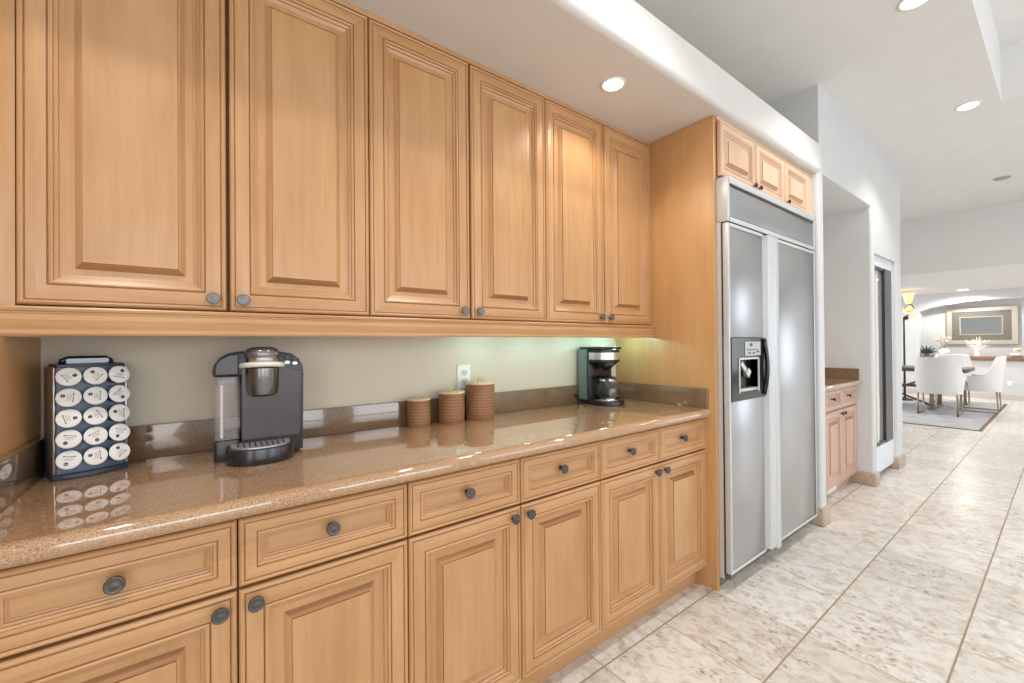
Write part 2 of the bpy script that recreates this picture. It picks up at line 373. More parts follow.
# dining room far wall with an arched recess
xa, ya, yb = 13.6, -.35, 2.13
b = MB(); b.box(xa, 16, yb, 6, 0, 2.4).box(xa, 16, -4.3, ya, 0, 2.4).box(xa, 16, ya, yb, 0, .82)
arc = []
for k in range(25):
    y = yb+(ya-yb)*k/24; t = (k/12-1); arc.append((y, 1.90+.27*math.sqrt(max(0, 1-t*t*.93))-.04))
b.prism([(yb, 2.4)] + arc + [(ya, 2.4)], 'x', xa, xa+.45)
b.box(xa+.38, xa+.45, ya, yb, .8, 2.4)
struct(b.build('wall_dining', M_WALL, autosmooth=30), 'white dining room wall with an arched recess')
struct(MB().box(xa-.02, xa, -4, 6, 0, .11).build('baseboard_dining', plain('stone_baseboard', (196, 188, 178), .5)))
# travertine plinth blocks at the feet of the tall wall
b = MB()
b.box(3.400, 3.535, 1.014, 1.35, 0, .125, bev=.01).build('trim_1', M_BASE); b = MB()
b.box(4.684, 4.815, 1.014, 1.24, 0, .115, bev=.01).build('trim_2', M_BASE); b = MB()
b.box(5.515, XE+.018, 1.014, 1.8, 0, .115, bev=.01).build('trim_3', M_BASE)
for n in ('trim_1', 'trim_2', 'trim_3'): struct(bpy.data.objects[n])
# inset door
t = NT('dim_reflective_pane'); t.b.inputs['Base Color'].default_value = lin((182, 174, 164)); t.set(Roughness=.06, Metallic=.0); t.b.inputs['Coat Weight'].default_value = 1.0; t.b.inputs['Specular IOR Level'].default_value = 1.0
M_PANE = t.m
dr = bpy.data.objects.new('door_1', None); C.objects.link(dr); dr.location = (4.80, 1.06, 0); struct(dr, 'narrow glass door inset in the tall white wall')
b = MB(); b.box(0, .73, 0, .04, .06, .30).box(0, .05, 0, .04, .30, 2.045).box(.69, .73, 0, .04, .30, 2.045).box(.05, .69, 0, .04, 1.955, 2.045)
b.build('door_frame', M_DAYWHITE, dr)
MB().box(.05, .47, .02, .03, .30, 1.955).build('glass_pane', M_PANE, dr)
MB().box(.44, .69, -.004, .03, .30, 1.955).box(.05, .44, .002, .03, .30, .325).box(.05, .44, .002, .03, 1.93, 1.955).build('dark_sash', plain('dark_bronze_sash', (52, 50, 56), .3), dr)
MB().box(0, .73, .05, .09, 0, 2.045).build('door_backing', M_CHAR, dr)
b = MB().box(.22, .25, .012, .022, .325, 1.875).build('pane_reflection', M_TRIM, dr)  # white strip standing in for a window reflection in the pane

# ------------------------------------------------------------------ cabinets
UP = [(0, 0), (0, .0145), (.003, .019), (.007, .0205), (.0105, .019), (.0115, .0165), (.0135, .0165), (.0145, .0182), (.031, .0205), (.0475, .0188), (.0485, .0158), (.0505, .0158), (.0515, .0185), (.055, .0195), (.0585, .0182), (.0595, .0140), (.066, .0122), (.067, .0098), (.077, .0078), (.080, .0060), (.083, .0060), (.105, .0146), (.106, .0165), (.1075, .0165)]
UP = UP[:12] + [(.0515, .0190), (.0550, .0205), (.0585, .0188), (.0595, .0120), (.0660, .0090), (.0670, .0040), (.0770, .0000), (.0800, -.0055), (.0860, -.0060), (.0880, -.0045), (.1040, .0120), (.1075, .0140), (.1085, .0172), (.1105, .0172)]
UPM = {6, 11, 20, 24}
DR = [(0, 0), (0, .0145), (.003, .019), (.006, .0205), (.0095, .019), (.0105, .0168), (.0125, .0168), (.0135, .0182), (.024, .0195), (.0345, .0186), (.0355, .0160), (.037, .0160), (.038, .0185), (.0415, .0192), (.0445, .018), (.0455, .0150), (.0495, .0142), (.0505, .0118), (.0545, .0108), (.0555, .0082), (.0575, .0078), (.0585, .0066), (.0600, .0066), (.061, .0072)]
DR = [(d, h if d < .038 else .0205-(.0205-h)*1.5) for d, h in DR]
DRM = {6, 11, 22}
BEVEL_RINGS = {21, 22, 23}
def ringpanel(b, x0, x1, z0, z1, yback, prof, glz, allh=False, sc=1.):
    rings = [[(x0+d*sc, yback-h, z0+d*sc), (x1-d*sc, yback-h, z0+d*sc), (x1-d*sc, yback-h, z1-d*sc), (x0+d*sc, yback-h, z1-d*sc)] for d, h in prof]
    vs = [p for r in rings for p in r]; fs = []; ms = []
    for i in range(len(rings)-1):
        for k in range(4):
            k2 = (k+1) % 4; fs.append((i*4+k, i*4+k2, (i+1)*4+k2, (i+1)*4+k))
            ms.append(2 if (i+1) in glz else (3 if (not allh and k in (0, 2) and (i+1) in BEVEL_RINGS) else (1 if (k in (0, 2) or allh) else 0)))
    n = (len(rings)-1)*4; fs.append((n, n+1, n+2, n+3)); ms.append(1 if allh else 0)
    fs.append((3, 2, 1, 0)); ms.append(0)
    b.add(vs, fs, ms)
    return b
KN = [(.0001, -.004), (.0085, -.004), (.0085, .001), (.0055, .003), (.005, .011), (.009, .0135), (.0150, .0145), (.0168, .017), (.0166, .0205), (.0145, .0225), (.0135, .0216), (.006, .0235), (.0001, .0240)]
def knob(parent, x, z, y, mat=None, k=1.0):
    return MB().lathe([(r*k, h*k) for r, h in KN], axis='-y', seg=24).build('knob', mat or M_DARKMETAL, parent, (x, y, z))
M_SHEG = wood('maple_shaded_end_grain', (178, 130, 84), (134, 90, 54), 'x'); M_PSHEG = wood('rosy_shaded_end_grain', (160, 122, 104), (134, 98, 80), 'x')  # top and bottom bevels: darker end grain with shade painted into the tone
WOODM = [M_WV, M_WH, M_WG, M_SHEG]; UW = .8147; X0 = -.3365
def door(parent, x0, x1, z0, z1, side, kz, mats=WOODM, prof=UP, glz=UPM, sc=1., km=None, ks=1., kin=.032):
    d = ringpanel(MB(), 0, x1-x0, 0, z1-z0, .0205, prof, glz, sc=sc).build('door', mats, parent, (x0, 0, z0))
    if side: knob(d, (x1-x0-kin) if side == 'r' else kin, kz-z0, .001, km, ks)
    return d
def drawer(parent, x0, x1, z0, z1, mats=WOODM, km=None, ks=1., sc=1.):
    d = ringpanel(MB(), 0, x1-x0, 0, z1-z0, .0205, DR, DRM, True, sc).build('drawer', mats, parent, (x0, 0, z0))
    knob(d, (x1-x0)/2, (z1-z0)/2+.005, .013, km, ks)
    return d
def base_cabinet(label, loc, W, D, mats, body, zt=.88, zb=.115, zd=.7165, km=None, toe=.065, ks=1., sc=1., grp=None, gap=.0035):
    t = thing('base_cabinet', label, 'cabinet', loc, 0, grp)
    b = MB(); b.box(0, W, .0275, D, zb-.008, zt)
    b.build('body', body, t)
    MB().box(0, W, toe, toe+.02, 0, zb-.008).build('toe_kick', mats[1], t)
    for s in (0, 1):
        a = gap/2 + s*W/2; c = W/2*(s+1)-gap/2
        door(t, a, c, zb, zd-.0035, 'r' if s == 0 else 'l', zd-.036, mats, sc=sc, km=km, ks=ks)
        drawer(t, a, c, zd+.0035, zt-.006, mats, km, ks, sc)
    return t
bc = base_cabinet('maple base cabinet under the single-serve brewer, with two drawers', (X0, 1.135, 0), UW, .56, WOODM, M_DKW, grp='base cabinets below the counter')
bc['label'] = 'maple base cabinet below the pod rack, left end of the counter'
dup(bc, (X0+UW, 1.135, 0), 0, 'middle maple base cabinet, below the three woven canisters')
dup(bc, (X0+2*UW, 1.135, 0), 0, 'maple base cabinet beside the tall panel, below the drip coffee maker')
def upper_cabinet(label, loc, W):
    t = thing('upper_cabinet', label, 'cabinet', loc, 0, 'upper cabinets over the counter')
    b = MB(); b.box(0, W, .0265, .264, 1.345, 2.428); b.build('body', M_DKW, t)
    MB().box(0, W, .004, .0225, 2.412, 2.429).build('top_strip', M_WH, t)
    for s in (0, 1):
        a = .002 + s*W/2; c = W/2*(s+1)-.002
        if s == 0: c -= .0025
        else: a += .0025
        door(t, a, c, 1.371, 2.409, 'r' if s == 0 else 'l', 1.403, kin=.031, km=M_PEWTER)
    return t
uc = upper_cabinet('maple upper cabinet above the pod rack and single-serve brewer', (X0, 1.452, 0), UW)
dup(uc, (X0+UW, 1.452, 0), 0, 'middle maple upper cabinet, above the woven canisters')
dup(uc, (X0+2*UW, 1.452, 0), 0, 'maple upper cabinet against the tall panel, above the drip coffee maker')
# light rail under the upper cabinets
rp = [(1.47, 1.366), (1.4385, 1.366), (1.4365, 1.362), (1.4385, 1.356), (1.4445, 1.354), (1.4445, 1.351), (1.440, 1.346), (1.4385, 1.335), (1.442, 1.322), (1.4455, 1.312), (1.4455, 1.3085), (1.4385, 1.3075), (1.4365, 1.3025), (1.4385, 1.298), (1.452, 1.298), (1.456, 1.305), (1.47, 1.345)]
tag(MB().prism(rp, 'x', -.46, XP-.001).build('light_rail', M_WH), 'long maple light rail along the bottom of the upper cabinets', 'moulding')
tag(MB().box(-.46, X0, 1.458, 1.716, 1.366, 2.428).build('filler_strip', M_WV), 'narrow maple filler strip at the left end of the upper cabinets', 'cabinet panel')
tag(MB().box(-.37, -.35, 1.084, YW-.001, 0, 1.297).build('cabinet_panel', M_PANEL), 'maple panel closing the left end of the counter under the upper cabinets', 'cabinet panel')
tag(MB().box(XP, XP+.019, 1.084, YW-.001, 0, 2.428, bev=.0015).build('cabinet_panel', M_PANEL), 'tall orange maple panel between the counter and the refrigerator', 'cabinet panel')
# tube light under the cabinets
t = thing('undercabinet_light', 'slim white tube light under the upper cabinets near the drip coffee maker', 'light', (1.53, 1.56, 1.345))
MB().box(-.56, .56, -.03, .03, -.004, .0).build('housing', M_WHITE, t)
# ------------------------------------------------------------------ worktop
yf = 1.105; r = .0225
pr = [(YW-.001, 0), (yf+r, 0)] + [(yf+r-r*math.sin(math.radians(a)), r-r*math.cos(math.radians(a))) for a in range(15, 180, 15)] + [(yf+r, 2*r), (YW-.001, 2*r)]
MB().prism(pr, 'x', -.349, XP-.0005, smooth=True).build('countertop', M_GRAN, None, (0, 0, .882), autosmooth=35)
tag(bpy.data.objects['countertop'], 'long tan speckled stone countertop on the maple base cabinets', 'countertop')
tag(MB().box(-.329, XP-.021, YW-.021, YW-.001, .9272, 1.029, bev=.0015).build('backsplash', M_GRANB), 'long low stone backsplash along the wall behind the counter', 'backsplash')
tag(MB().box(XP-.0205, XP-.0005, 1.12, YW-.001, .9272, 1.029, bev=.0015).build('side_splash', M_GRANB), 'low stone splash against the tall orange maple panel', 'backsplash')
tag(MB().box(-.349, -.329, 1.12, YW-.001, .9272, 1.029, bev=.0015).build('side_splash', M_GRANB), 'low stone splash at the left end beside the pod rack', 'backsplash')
ZT = .927

# ------------------------------------------------------------------ refrigerator
fr = thing('refrigerator', 'tall stainless steel side-by-side built-in refrigerator', 'refrigerator', (XP+.022, 1.03, 0))
FW = 1.185
MB().box(-.001, FW, .0325, .62, .07, 2.10).build('case', M_STEELV, fr); MB().box(.004, FW-.004, .0262, .032, .1, 2.09).build('door_seal', M_CHAR, fr)
b = MB(); b.box(.0, FW, .0, .032, 1.895, 2.105, bev=.004); b.build('grille_panel', [M_STEEL], fr)
b = MB()
b.box(.004, FW-.004, -.008, .0, 2.072, 2.105, bev=.003).box(.004, FW-.004, -.008, .0, 1.878, 1.903, bev=.003).box(-.004, .016, -.008, .05, 1.878, 2.105, bev=.003).box(FW-.014, FW+.002, -.008, .05, 1.878, 2.105, bev=.003)
b.build('grille_frame', M_STEELV, fr)
MB().box(.016, FW-.014, -.003, .0012, 2.060, 2.0715).build('grille_slot', M_BLACK, fr)
MB().box(.016, FW-.014, -.003, .0012, 1.9035, 1.908).build('grille_slot', M_BLACK, fr)
PZ0, PZ1 = .966, 1.290
dl = MB().box(0, .396, 0, .026, .1, PZ0-.001, bev=.003).box(0, .396, 0, .026, PZ1+.001, 1.872, bev=.003).box(0, .0115, 0, .026, PZ0-.004, PZ1+.004).build('door', M_STEEL, fr, (.004, 0, 0))
drr = MB().box(0, FW-.002-.593, 0, .026, .1, 1.872, bev=.003).build('door', M_STEEL, fr, (.593, 0, 0))
b = MB(); b.box(-.003, .012, -.005, .024, .1, 1.872, bev=.002).box(.012, .396, -.005, .001, 1.854, 1.872, bev=.002).box(.012, .396, -.005, .001, .1, .114, bev=.002)
b.build('door_trim', M_STEELV, dl)
W2 = FW-.002-.593
b = MB(); b.box(W2-.012, W2, -.005, .001, .1, 1.872, bev=.002).box(0, W2-.012, -.005, .001, 1.854, 1.872, bev=.002).box(0, W2-.012, -.005, .001, .1, .114, bev=.002)
b.build('door_trim', M_STEELV, drr)
# full-height finger pulls between the doors
hl = MB().prism([(.396, .001), (.404, .006), (.414, .018), (.424, .022), (.432, .016), (.438, .0), (.442, -.010), (.450, -.014), (.512, -.014), (.516, -.010), (.516, .026), (.396, .026)], 'z', .10, 1.872, smooth=True).build('handle', M_STEELV, dl, autosmooth=30)
MB().prism([(.0, .001), (-.006, -.010), (-.014, -.014), (-.060, -.014), (-.064, -.010), (-.064, .026), (.0, .026)], 'z', .08, 1.872, smooth=True).build('handle', M_STEELV, drr, autosmooth=30)
MB().box(.5205, .5285, .008, .026, .1, 1.872).build('door_gap', M_CHAR, fr)
# ice and water dispenser: glossy dark surround, open bay, silver bay frame
DG = plain('smoked_panel', (40, 40, 42), .10); bx0, bx1, bz0, bz1 = .085, .305, 1.010, 1.180
b = MB(); b.box(.012, bx0, -.010, .026, PZ0, PZ1).box(bx1, .396, -.010, .026, PZ0, PZ1).box(bx0, bx1, -.010, .026, PZ0, bz0).box(bx0, bx1, -.010, .026, bz1, PZ1)
dp = b.build('dispenser', DG, dl)
b = MB(); y0, y1 = -.004, .0255
b.add([(bx0, y0, bz0), (bx1, y0, bz0), (bx1, y0, bz1), (bx0, y0, bz1), (bx0, y1, bz0), (bx1, y1, bz0), (bx1, y1, bz1), (bx0, y1, bz1)], [(0, 1, 5, 4), (3, 7, 6, 2), (0, 4, 7, 3), (1, 2, 6, 5), (4, 5, 6, 7)])
b.build('recess', plain('recess_black', (9, 9, 10), .3), dp)
b = MB(); b.box(bx0-.006, bx0+.006, -.014, -.009, bz0-.006, bz1+.006).box(bx1-.006, bx1+.006, -.014, -.009, bz0-.006, bz1+.006).box(bx0, bx1, -.014, -.009, bz1-.003, bz1+.006)
b.build('recess_frame', M_SILVER, dp)
MB().box(bx0+.006, bx1-.006, -.012, .022, bz0+.0, bz0+.016, bev=.003).build('drip_shelf', M_SILVER, dp)
Q = Matrix.Translation((.150, .012, 1.158)) @ Matrix.Rotation(math.radians(-52), 4, 'Y')
MB().box(-.012, .012, -.006, .006, -.075, .0, mat=Q).box(-.020, .020, -.012, .008, -.105, -.070, mat=Q).build('paddle', M_SILVER, dp)
MB().box(.150, .330, -.0125, -.0095, 1.196, 1.270).build('control_strip', plain('control_silver', (176, 176, 176), .3, .3), dp)
for x0, x1, z0, z1 in ((.205, .232, 1.245, 1.262), (.17, .29, 1.226, 1.230), (.185, .21, 1.206, 1.214), (.235, .26, 1.206, 1.214), (.285, .31, 1.212, 1.222)): MB().box(x0, x1, -.0140, -.012, z0, z1).build('button', M_BLACK, dp)
pts = [(.372+.010*math.sin(PI*k/12), -.012-.014*math.sin(PI*k/12), PZ1-.006-.305*k/12) for k in range(13)]
MB().tube(pts, .012, 8).build('side_grip', M_BLACKG, dp)
MB().box(.02, FW-.02, .085, .10, .005, .098).build('toe_grille', plain('toe_grille_reflection', (120, 98, 74), .4), fr)  # brown is the floor's reflection painted into the grille colour
MB().box(.004, .045, .0, .05, .07, .097, bev=.004).build('hinge', M_DARKSIL, fr); MB().box(.50, .58, .02, .05, .07, .097, bev=.004).build('hinge', M_DARKSIL, fr)
# cabinet over the refrigerator
fc = thing('refrigerator_cabinet', 'pale maple three-door cabinet directly above the refrigerator', 'cabinet', (XP+.02, 1.065, 2.115))
MB().box(.001, 1.286, .0265, .6, .0, .314).build('body', M_CAR, fc)
FM = [wood('pale_maple', (228, 196, 168), (210, 174, 144), 'z'), wood('pale_maple_horizontal', (228, 196, 168), (210, 174, 144), 'x'), plain('pale_glaze', (150, 104, 70), .45, noise=.2), wood('pale_shaded_end_grain', (204, 166, 132), (176, 134, 100), 'x')]  # last wood: bevel end grain, its shade put into the colour
MB().box(.001, 1.286, .010, .0262, .297, .314).box(1.232, 1.286, .004, .0262, .0, .297).build('face_frame', FM[1], fc)
for x0, x1, sd in ((.022, .420, 'r'), (.428, .822, 'l'), (.830, 1.226, 'l')):
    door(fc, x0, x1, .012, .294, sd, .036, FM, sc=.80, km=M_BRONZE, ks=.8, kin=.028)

# ------------------------------------------------------------------ niche cabinet
nc = base_cabinet('rosy maple base cabinet standing inside the wall niche', (3.905, 1.145, 0), .79, .57, [M_PV, M_PH, M_PG, M_PSHEG], M_DKW, zt=.885, zb=.10, zd=.705, km=M_BRONZE, toe=.055, ks=.95)
MB().box(3.524-3.905, -.001, .012, .57, .10, .885).build('filler', M_PV, nc)
MB().box(.18, .40, .049, .0548, .02, .07).build('toe_vent', M_TRIM, nc)
ct2 = thing('countertop', 'short tan stone counter on the cabinet inside the wall niche', 'countertop', (0, 0, .887))
yf2 = 1.10; r = .019
pr = [(YW-.001, 0), (yf2+r, 0)] + [(yf2+r-r*math.sin(math.radians(a)), r-r*math.cos(math.radians(a))) for a in range(15, 180, 15)] + [(yf2+r, 2*r), (YW-.001, 2*r)]
MB().prism(pr, 'x', 3.524, 4.698, smooth=True).build('slab', M_GRAN, ct2, autosmooth=35)
MB().box(4.678, 4.698, 1.125, YW-.001, .0383, .135).box(3.545, 4.677, YW-.021, YW-.001, .0383, .135).build('backsplash', M_GRANB, ct2)

# ------------------------------------------------------------------ pod rack and pods
RK = (-.246, 1.633, ZT); RZ = math.radians(21)
rk = thing('pod_rack', 'upright silver and slate rack holding fifteen coffee pods', 'pod holder', RK, RZ)
HW = .067
def bow(x, d=.012): return -d*(1-(x/HW)**2)
def bowpoly(x0, x1, yb, yo=0, n=10, d=.012): return [(x0+(x1-x0)*k/n, bow(x0+(x1-x0)*k/n, d)-.042+yo) for k in range(n+1)] + [(x1, yb), (x0, yb)]
MB().prism(bowpoly(-HW-.008, HW+.008, .044, -.010, d=.017), 'z', 0, .014, bev=.003).build('base', M_SLATE, rk)
MB().prism(bowpoly(-HW+.001, HW-.001, .036), 'z', .014, .290, bev=.0).build('front_panel', plain('slate_panel', (96, 112, 134), .35), rk)
for q in (-1, 1): MB().box(min(q*HW, q*(HW+.007)), max(q*HW, q*(HW+.007)), -.046, .040, .0145, .292, bev=.003).build('side_panel', M_RACKS, rk)
b = MB(); b.prism(bowpoly(-HW, HW, .038, -.002), 'z', .2905, .298, bev=.002); b.build('top_cap', M_SLATE, rk)
pts = [(-.050, .0, .294), (-.047, .0, .307), (-.038, .0, .312), (.038, .0, .312), (.047, .0, .307), (.050, .0, .294)]
hd = MB().tube(pts, .007, 8).build('handle', M_BLACK, rk)
MB().prism(rrect(-.042, .042, .299, .312, .004, 3), 'y', -.012, -.004).build('handle_plate', plain('pale_plate', (216, 226, 240), .3), hd)
PODS = []
rotm = Matrix.Rotation(RZ, 4, 'Z')
rows = ['top', 'second', 'middle', 'fourth', 'bottom']; cols = ['left', 'middle', 'right']
first = None; marks = {}
def print_mesh(seed):
    rn = random.Random(seed); b = MB(); a = rn.uniform(0, 2*PI); ca, sa = math.cos(a), math.sin(a)
    def P(x, y): return (x*ca-y*sa, x*sa+y*ca)
    z = .0472; c0 = P(.004, .0118); n = 20
    ring = [(c0[0]+.0047*math.cos(2*PI*k/n), c0[1]+.0047*math.sin(2*PI*k/n)) for k in range(n)]
    b.add([(x, y, z) for x, y in ring] + [(x, y, z-.0006) for x, y in ring], [tuple(range(n))] + [(k, k+n, (k+1) % n+n, (k+1) % n) for k in range(n)], 0)
    def bar(x0, y0, x1, y1, w, m):
        dx, dy = x1-x0, y1-y0; L = math.hypot(dx, dy); nx, ny = -dy/L*w, dx/L*w
        q = [P(x0+nx, y0+ny), P(x1+nx, y1+ny), P(x1-nx, y1-ny), P(x0-nx, y0-ny)]
        b.add([(x, y, z) for x, y in q] + [(x, y, z-.0006) for x, y in q], [(0, 1, 2, 3), (0, 4, 5, 1), (1, 5, 6, 2), (2, 6, 7, 3), (3, 7, 4, 0)], m)
    bar(-.011, -.009, .011, -.009, .0006, 0)
    for sx in (-1, 1): bar(sx*.0125, -.009, sx*.0095, -.009, .0014, 0)
    for yy in (.002, -.0015, -.0045): bar(-.009, yy, .008+rn.uniform(-.003, .003), yy, .0005, 1)
    bar(c0[0]*0-.0, .0118, .0078, .0118, .0007, 2)
    return b
for j in range(5):
    for i in range(3):
        x = (i-1)*.0415-.001; z = .268-j*.0533
        ny = 2*.012*x/HW**2                                          # bow slope
        yaw = math.atan(ny)*.9
        p = rotm @ Vector((x, bow(x)-.042+.012, z-.010)) + Vector(RK)
        lab = f'white-lidded coffee pod, {rows[j]} row, {cols[i]} column of the rack'
        t = thing('coffee_pod', lab, 'coffee pod', p, 0, 'coffee pods in the rack')
        t.rotation_euler = (math.radians(90-13), 0, RZ+yaw); t.scale = (.91, .91, .91)
        if first is None:
            c = MB().lathe([(.0001, .0), (.0165, 0), (.0185, .002), (.0222, .040), (.0224, .043)], seg=28).build('cup', plain('dark_pod_cup', (40, 42, 48), .4), t)
            l = MB().lathe([(.0222, .0425), (.0258, .0432), (.0262, .0442), (.0256, .0455), (.0235, .0462), (.0001, .0466)], seg=32).build('lid', M_LID, t)
            first = (c, l)
        else:
            for q in first: d = q.copy(); C.objects.link(d); d.parent = t
            l = [k for k in t.children if k.name.startswith('lid')][0]
        print_mesh(j*3+i).build('lid_print', [M_INK, M_LGREY, M_LID], l)

# ------------------------------------------------------------------ single-serve brewer
kb = thing('coffee_brewer', 'charcoal single-serve coffee brewer with clear water tank, beside the pod rack', 'coffee maker', (.156, 1.552, ZT), math.radians(-3)); kb.scale = (.97, .97, .965)
n = 14
def sell(a, b_, n=24, y0=0, p=2.4):
    return [(a*math.copysign(abs(math.cos(t))**(2/p), math.cos(t)), y0+b_*math.copysign(abs(math.sin(t))**(2/p), math.sin(t))) for t in [2*PI*k/n for k in range(n)]]
# housing outline seen from the front (x, z)
prf = [(-.052, .010), (-.052, .262), (-.122, .262), (-.125, .275), (-.120, .298), (-.106, .318), (-.082, .331), (-.045, .337), (.05, .337), (.088, .329), (.110, .312), (.122, .288), (.125, .260), (.122, .010)]
MB().prism(prf, 'y', -.055, .125, bev=.006, smooth=True, edges='caps').build('housing', M_CHAR, kb, autosmooth=35)
b = MB(); b.prism([(-.05, .06), (.112, .06), (.118, .27), (.06, .288), (-.05, .288)], 'y', -.0585, -.054, bev=.0015); b.build('front_panel', plain('gunmetal_panel', (70, 64, 66), .3, .35), kb)
b = MB(); b.prism([(-.118, .2655), (-.058, .2655), (-.058, .330), (-.085, .327), (-.104, .315), (-.117, .296)], 'y', -.066, -.054, bev=.003); b.build('tank_lid', plain('brown_black_plastic', (48, 42, 42), .25), kb)
tk = MB().prism(rrect(-.120, -.056, -.052, .10, .014, 4), 'z', .066, .260, smooth=True).build('water_tank', M_TANK, kb, autosmooth=40)
MB().prism(rrect(-.116, -.060, -.048, .096, .012, 4), 'z', .235, .257, smooth=True).build('tank_band', plain('tank_grey', (150, 150, 158), .3), tk)
b = MB(); b.box(-.105, -.098, -.04, -.02, .07, .25).build('tank_rib', M_TRIM, tk)
b = MB(); b.prism(rrect(-.122, -.054, -.056, .11, .012, 4), 'z', .0, .064, smooth=True, bev=.003); b.build('tank_base', M_CHAR, kb, autosmooth=40)
# brew head
hd = MB().lathe([(.0001, .196), (.030, .197), (.040, .203), (.044, .222), (.046, .262), (.046, .285)], (0.006, -.066, 0), 36).build('brew_head', M_DARKSIL, kb, autosmooth=40)
MB().lathe([(.0001, .352), (.030, .350), (.044, .343), (.0475, .335), (.048, .322), (.046, .318), (.046, .292), (.0001, .292)], (0.006, -.058, 0), 36, ms=[0, 0, 0, 0, 0, 1, 1, 1]).build('head_lid', [plain('grey_lid', (128, 122, 122), .22, .6), M_CHROME], hd, autosmooth=50)
pts = [(.006+.056*math.sin(a), -.058-.056*math.cos(a), .292+.006*math.cos(a)) for a in [math.radians(d) for d in range(-105, 106, 10)]]
b = MB()
for k in range(len(pts)-1):
    pass
b.tube(pts, .0085, 10); b.build('lift_handle', plain('pale_handle', (224, 218, 208), .3), hd)
# buttons, drip tray
for x, z, m in ((.076, .300, M_SILVER), (.098, .297, M_SILVER), (.076, .316, M_BLACK), (.098, .312, M_BLACK)): MB().prism(sell(.0075, .005, 14), 'z', 0, .004, mat=Matrix.Translation((x, -.057, z)) @ Matrix.Rotation(math.radians(90), 4, 'X')).build('button', m, kb)
b = MB(); b.prism([(x, y) for x, y in sell(.092, .088, 32, -.075)], 'z', 0, .048, bev=.004, smooth=True, edges='caps'); dt = b.build('drip_tray', plain('dark_tray', (62, 60, 64), .2, .5), kb, autosmooth=40)
b = MB(); b.prism([(x, y) for x, y in sell(.080, .076, 32, -.077)], 'z', .048, .051, 0)
for k in range(-4, 5):
    b.tube([(k*.015, -.077-.06*math.sqrt(1-(k/5.2)**2), .052), (k*.015, -.060, .052)], .0022, 6, 1)
b.build('tray_plate', [M_SILVER, M_CHAR], dt)

# ------------------------------------------------------------------ canisters
def canister(label, loc, r, h):
    t = thing('canister', label, 'canister', loc, .5, 'woven canisters on the counter')
    MB().lathe([(.0001, 0), (r*.95, 0), (r*.985, .004), (r, h*.2), (r, h*.80), (r*.985, h*.83), (r*.985, h*.86), (.0001, h*.86)], seg=48).build('woven_body', M_WEAVE, t, autosmooth=60)
    l = MB().lathe([(.0001, h*.862), (r*1.01, h*.862), (r*1.05, h*.872), (r*1.05, h*.895), (r*1.0, h*.915), (r*.5, h*.925), (.0001, h*.925)], seg=48, ).build('lid', M_LIDW, t, autosmooth=50)
    q = r*.28
    MB().tube([(q*math.cos(a)*1.0, 0, h*.915+q*.95*math.sin(a)) for a in [PI*k/10 for k in range(11)]], r*.075, 8).build('loop_handle', plain('raffia_loop', (206, 182, 122), .5), l)
    return t
canister('small woven canister, shortest of the three on the counter', (.742, 1.645, ZT), .048, .128)
canister('mid-size woven canister between the small and the tall one', (.892, 1.636, ZT), .057, .148)
canister('tall woven canister below the wall outlet, largest of the three', (1.036, 1.628, ZT), .066, .185)

# ------------------------------------------------------------------ wall outlet
ou = thing('wall_outlet', 'white electrical outlet on the wall behind the tall woven canister', 'outlet', (1.002, YW-.0005, 1.115))
MB().box(-.036, .036, -.006, 0, -.058, .058, bev=.003).build('plate', M_WHITE, ou)
for z in (.02, -.02):
    s = MB().prism(rrect(-.017, .017, z-.0135, z+.0135, .008, 4), 'y', -.008, -.004).build('socket', plain('socket_white', (214, 214, 208), .4), ou)
    MB().box(-.008, -.005, -.0085, -.0075, z-.003, z+.006).box(.005, .008, -.0085, -.0075, z-.003, z+.006).box(-.002, .002, -.0085, -.0075, z-.010, z-.006).build('slots', M_INK, s)

# ------------------------------------------------------------------ drip coffee maker and its carafe
DX, DY = 1.838, 1.600
dm = thing('drip_coffee_maker', 'black drip coffee maker with a steel band in the counter corner', 'coffee maker', (DX, DY, ZT), math.radians(0)); dm.scale = (1.1, 1.06, 1.08)
b = MB(); b.prism([(-.088, .09), (.088, .09)] + [(.088*math.cos(a), -.02+.105*math.sin(a)*1.0) for a in [-PI*k/16 for k in range(17)]], 'z', 0, .022, bev=.004); b.build('base', M_BLACK, dm)
b = MB(); b.prism(rrect(-.088, .088, .02, .092, .008, 3), 'z', .022, .285, bev=.003); b.build('reservoir', plain('grey_reservoir', (112, 126, 124), .25), dm)
b = MB(); b.box(-.0895, .0895, .012, .024, .022, .290, bev=.003); b.build('front_spine', M_BLACK, dm)
pl = lambda r_, y1: [(-r_, y1), (-r_, -.010)] + [(r_*math.cos(a), -.010+.085*(r_/.084)*math.sin(a)) for a in [-PI+PI*k/16 for k in range(1, 16)]] + [(r_, -.010), (r_, y1)]
MB().prism(pl(.084, .03), 'z', .218, .285, bev=.003).build('brew_basket', M_BLACK, dm)
MB().prism(pl(.0855, .028), 'z', .232, .268).build('steel_band', plain('band_steel', (206, 204, 200), .25, .85), dm)
MB().lathe([(.0001, .178), (.02, .178), (.028, .192), (.060, .2175)], (0, -.035, 0), 24).build('funnel', M_BLACK, dm)
MB().prism(rrect(-.090, .090, -.075, .094, .03, 4), 'z', .2855, .297, bev=.003).build('top_lid', M_BLACK, dm)
MB().lathe([(.0001, .0222), (.066, .0222), (.068, .025), (.0001, .0262)], (0, -.035, 0), 32).build('hot_plate', M_CHROME, dm)
MB().tube([(-.085, .085, .03), (-.105, .092, .05), (-.125, .08, .045), (-.130, .05, .025), (-.115, .03, .006), (-.095, .03, .006)], .0035, 8).build('cord', M_BLACK, dm)
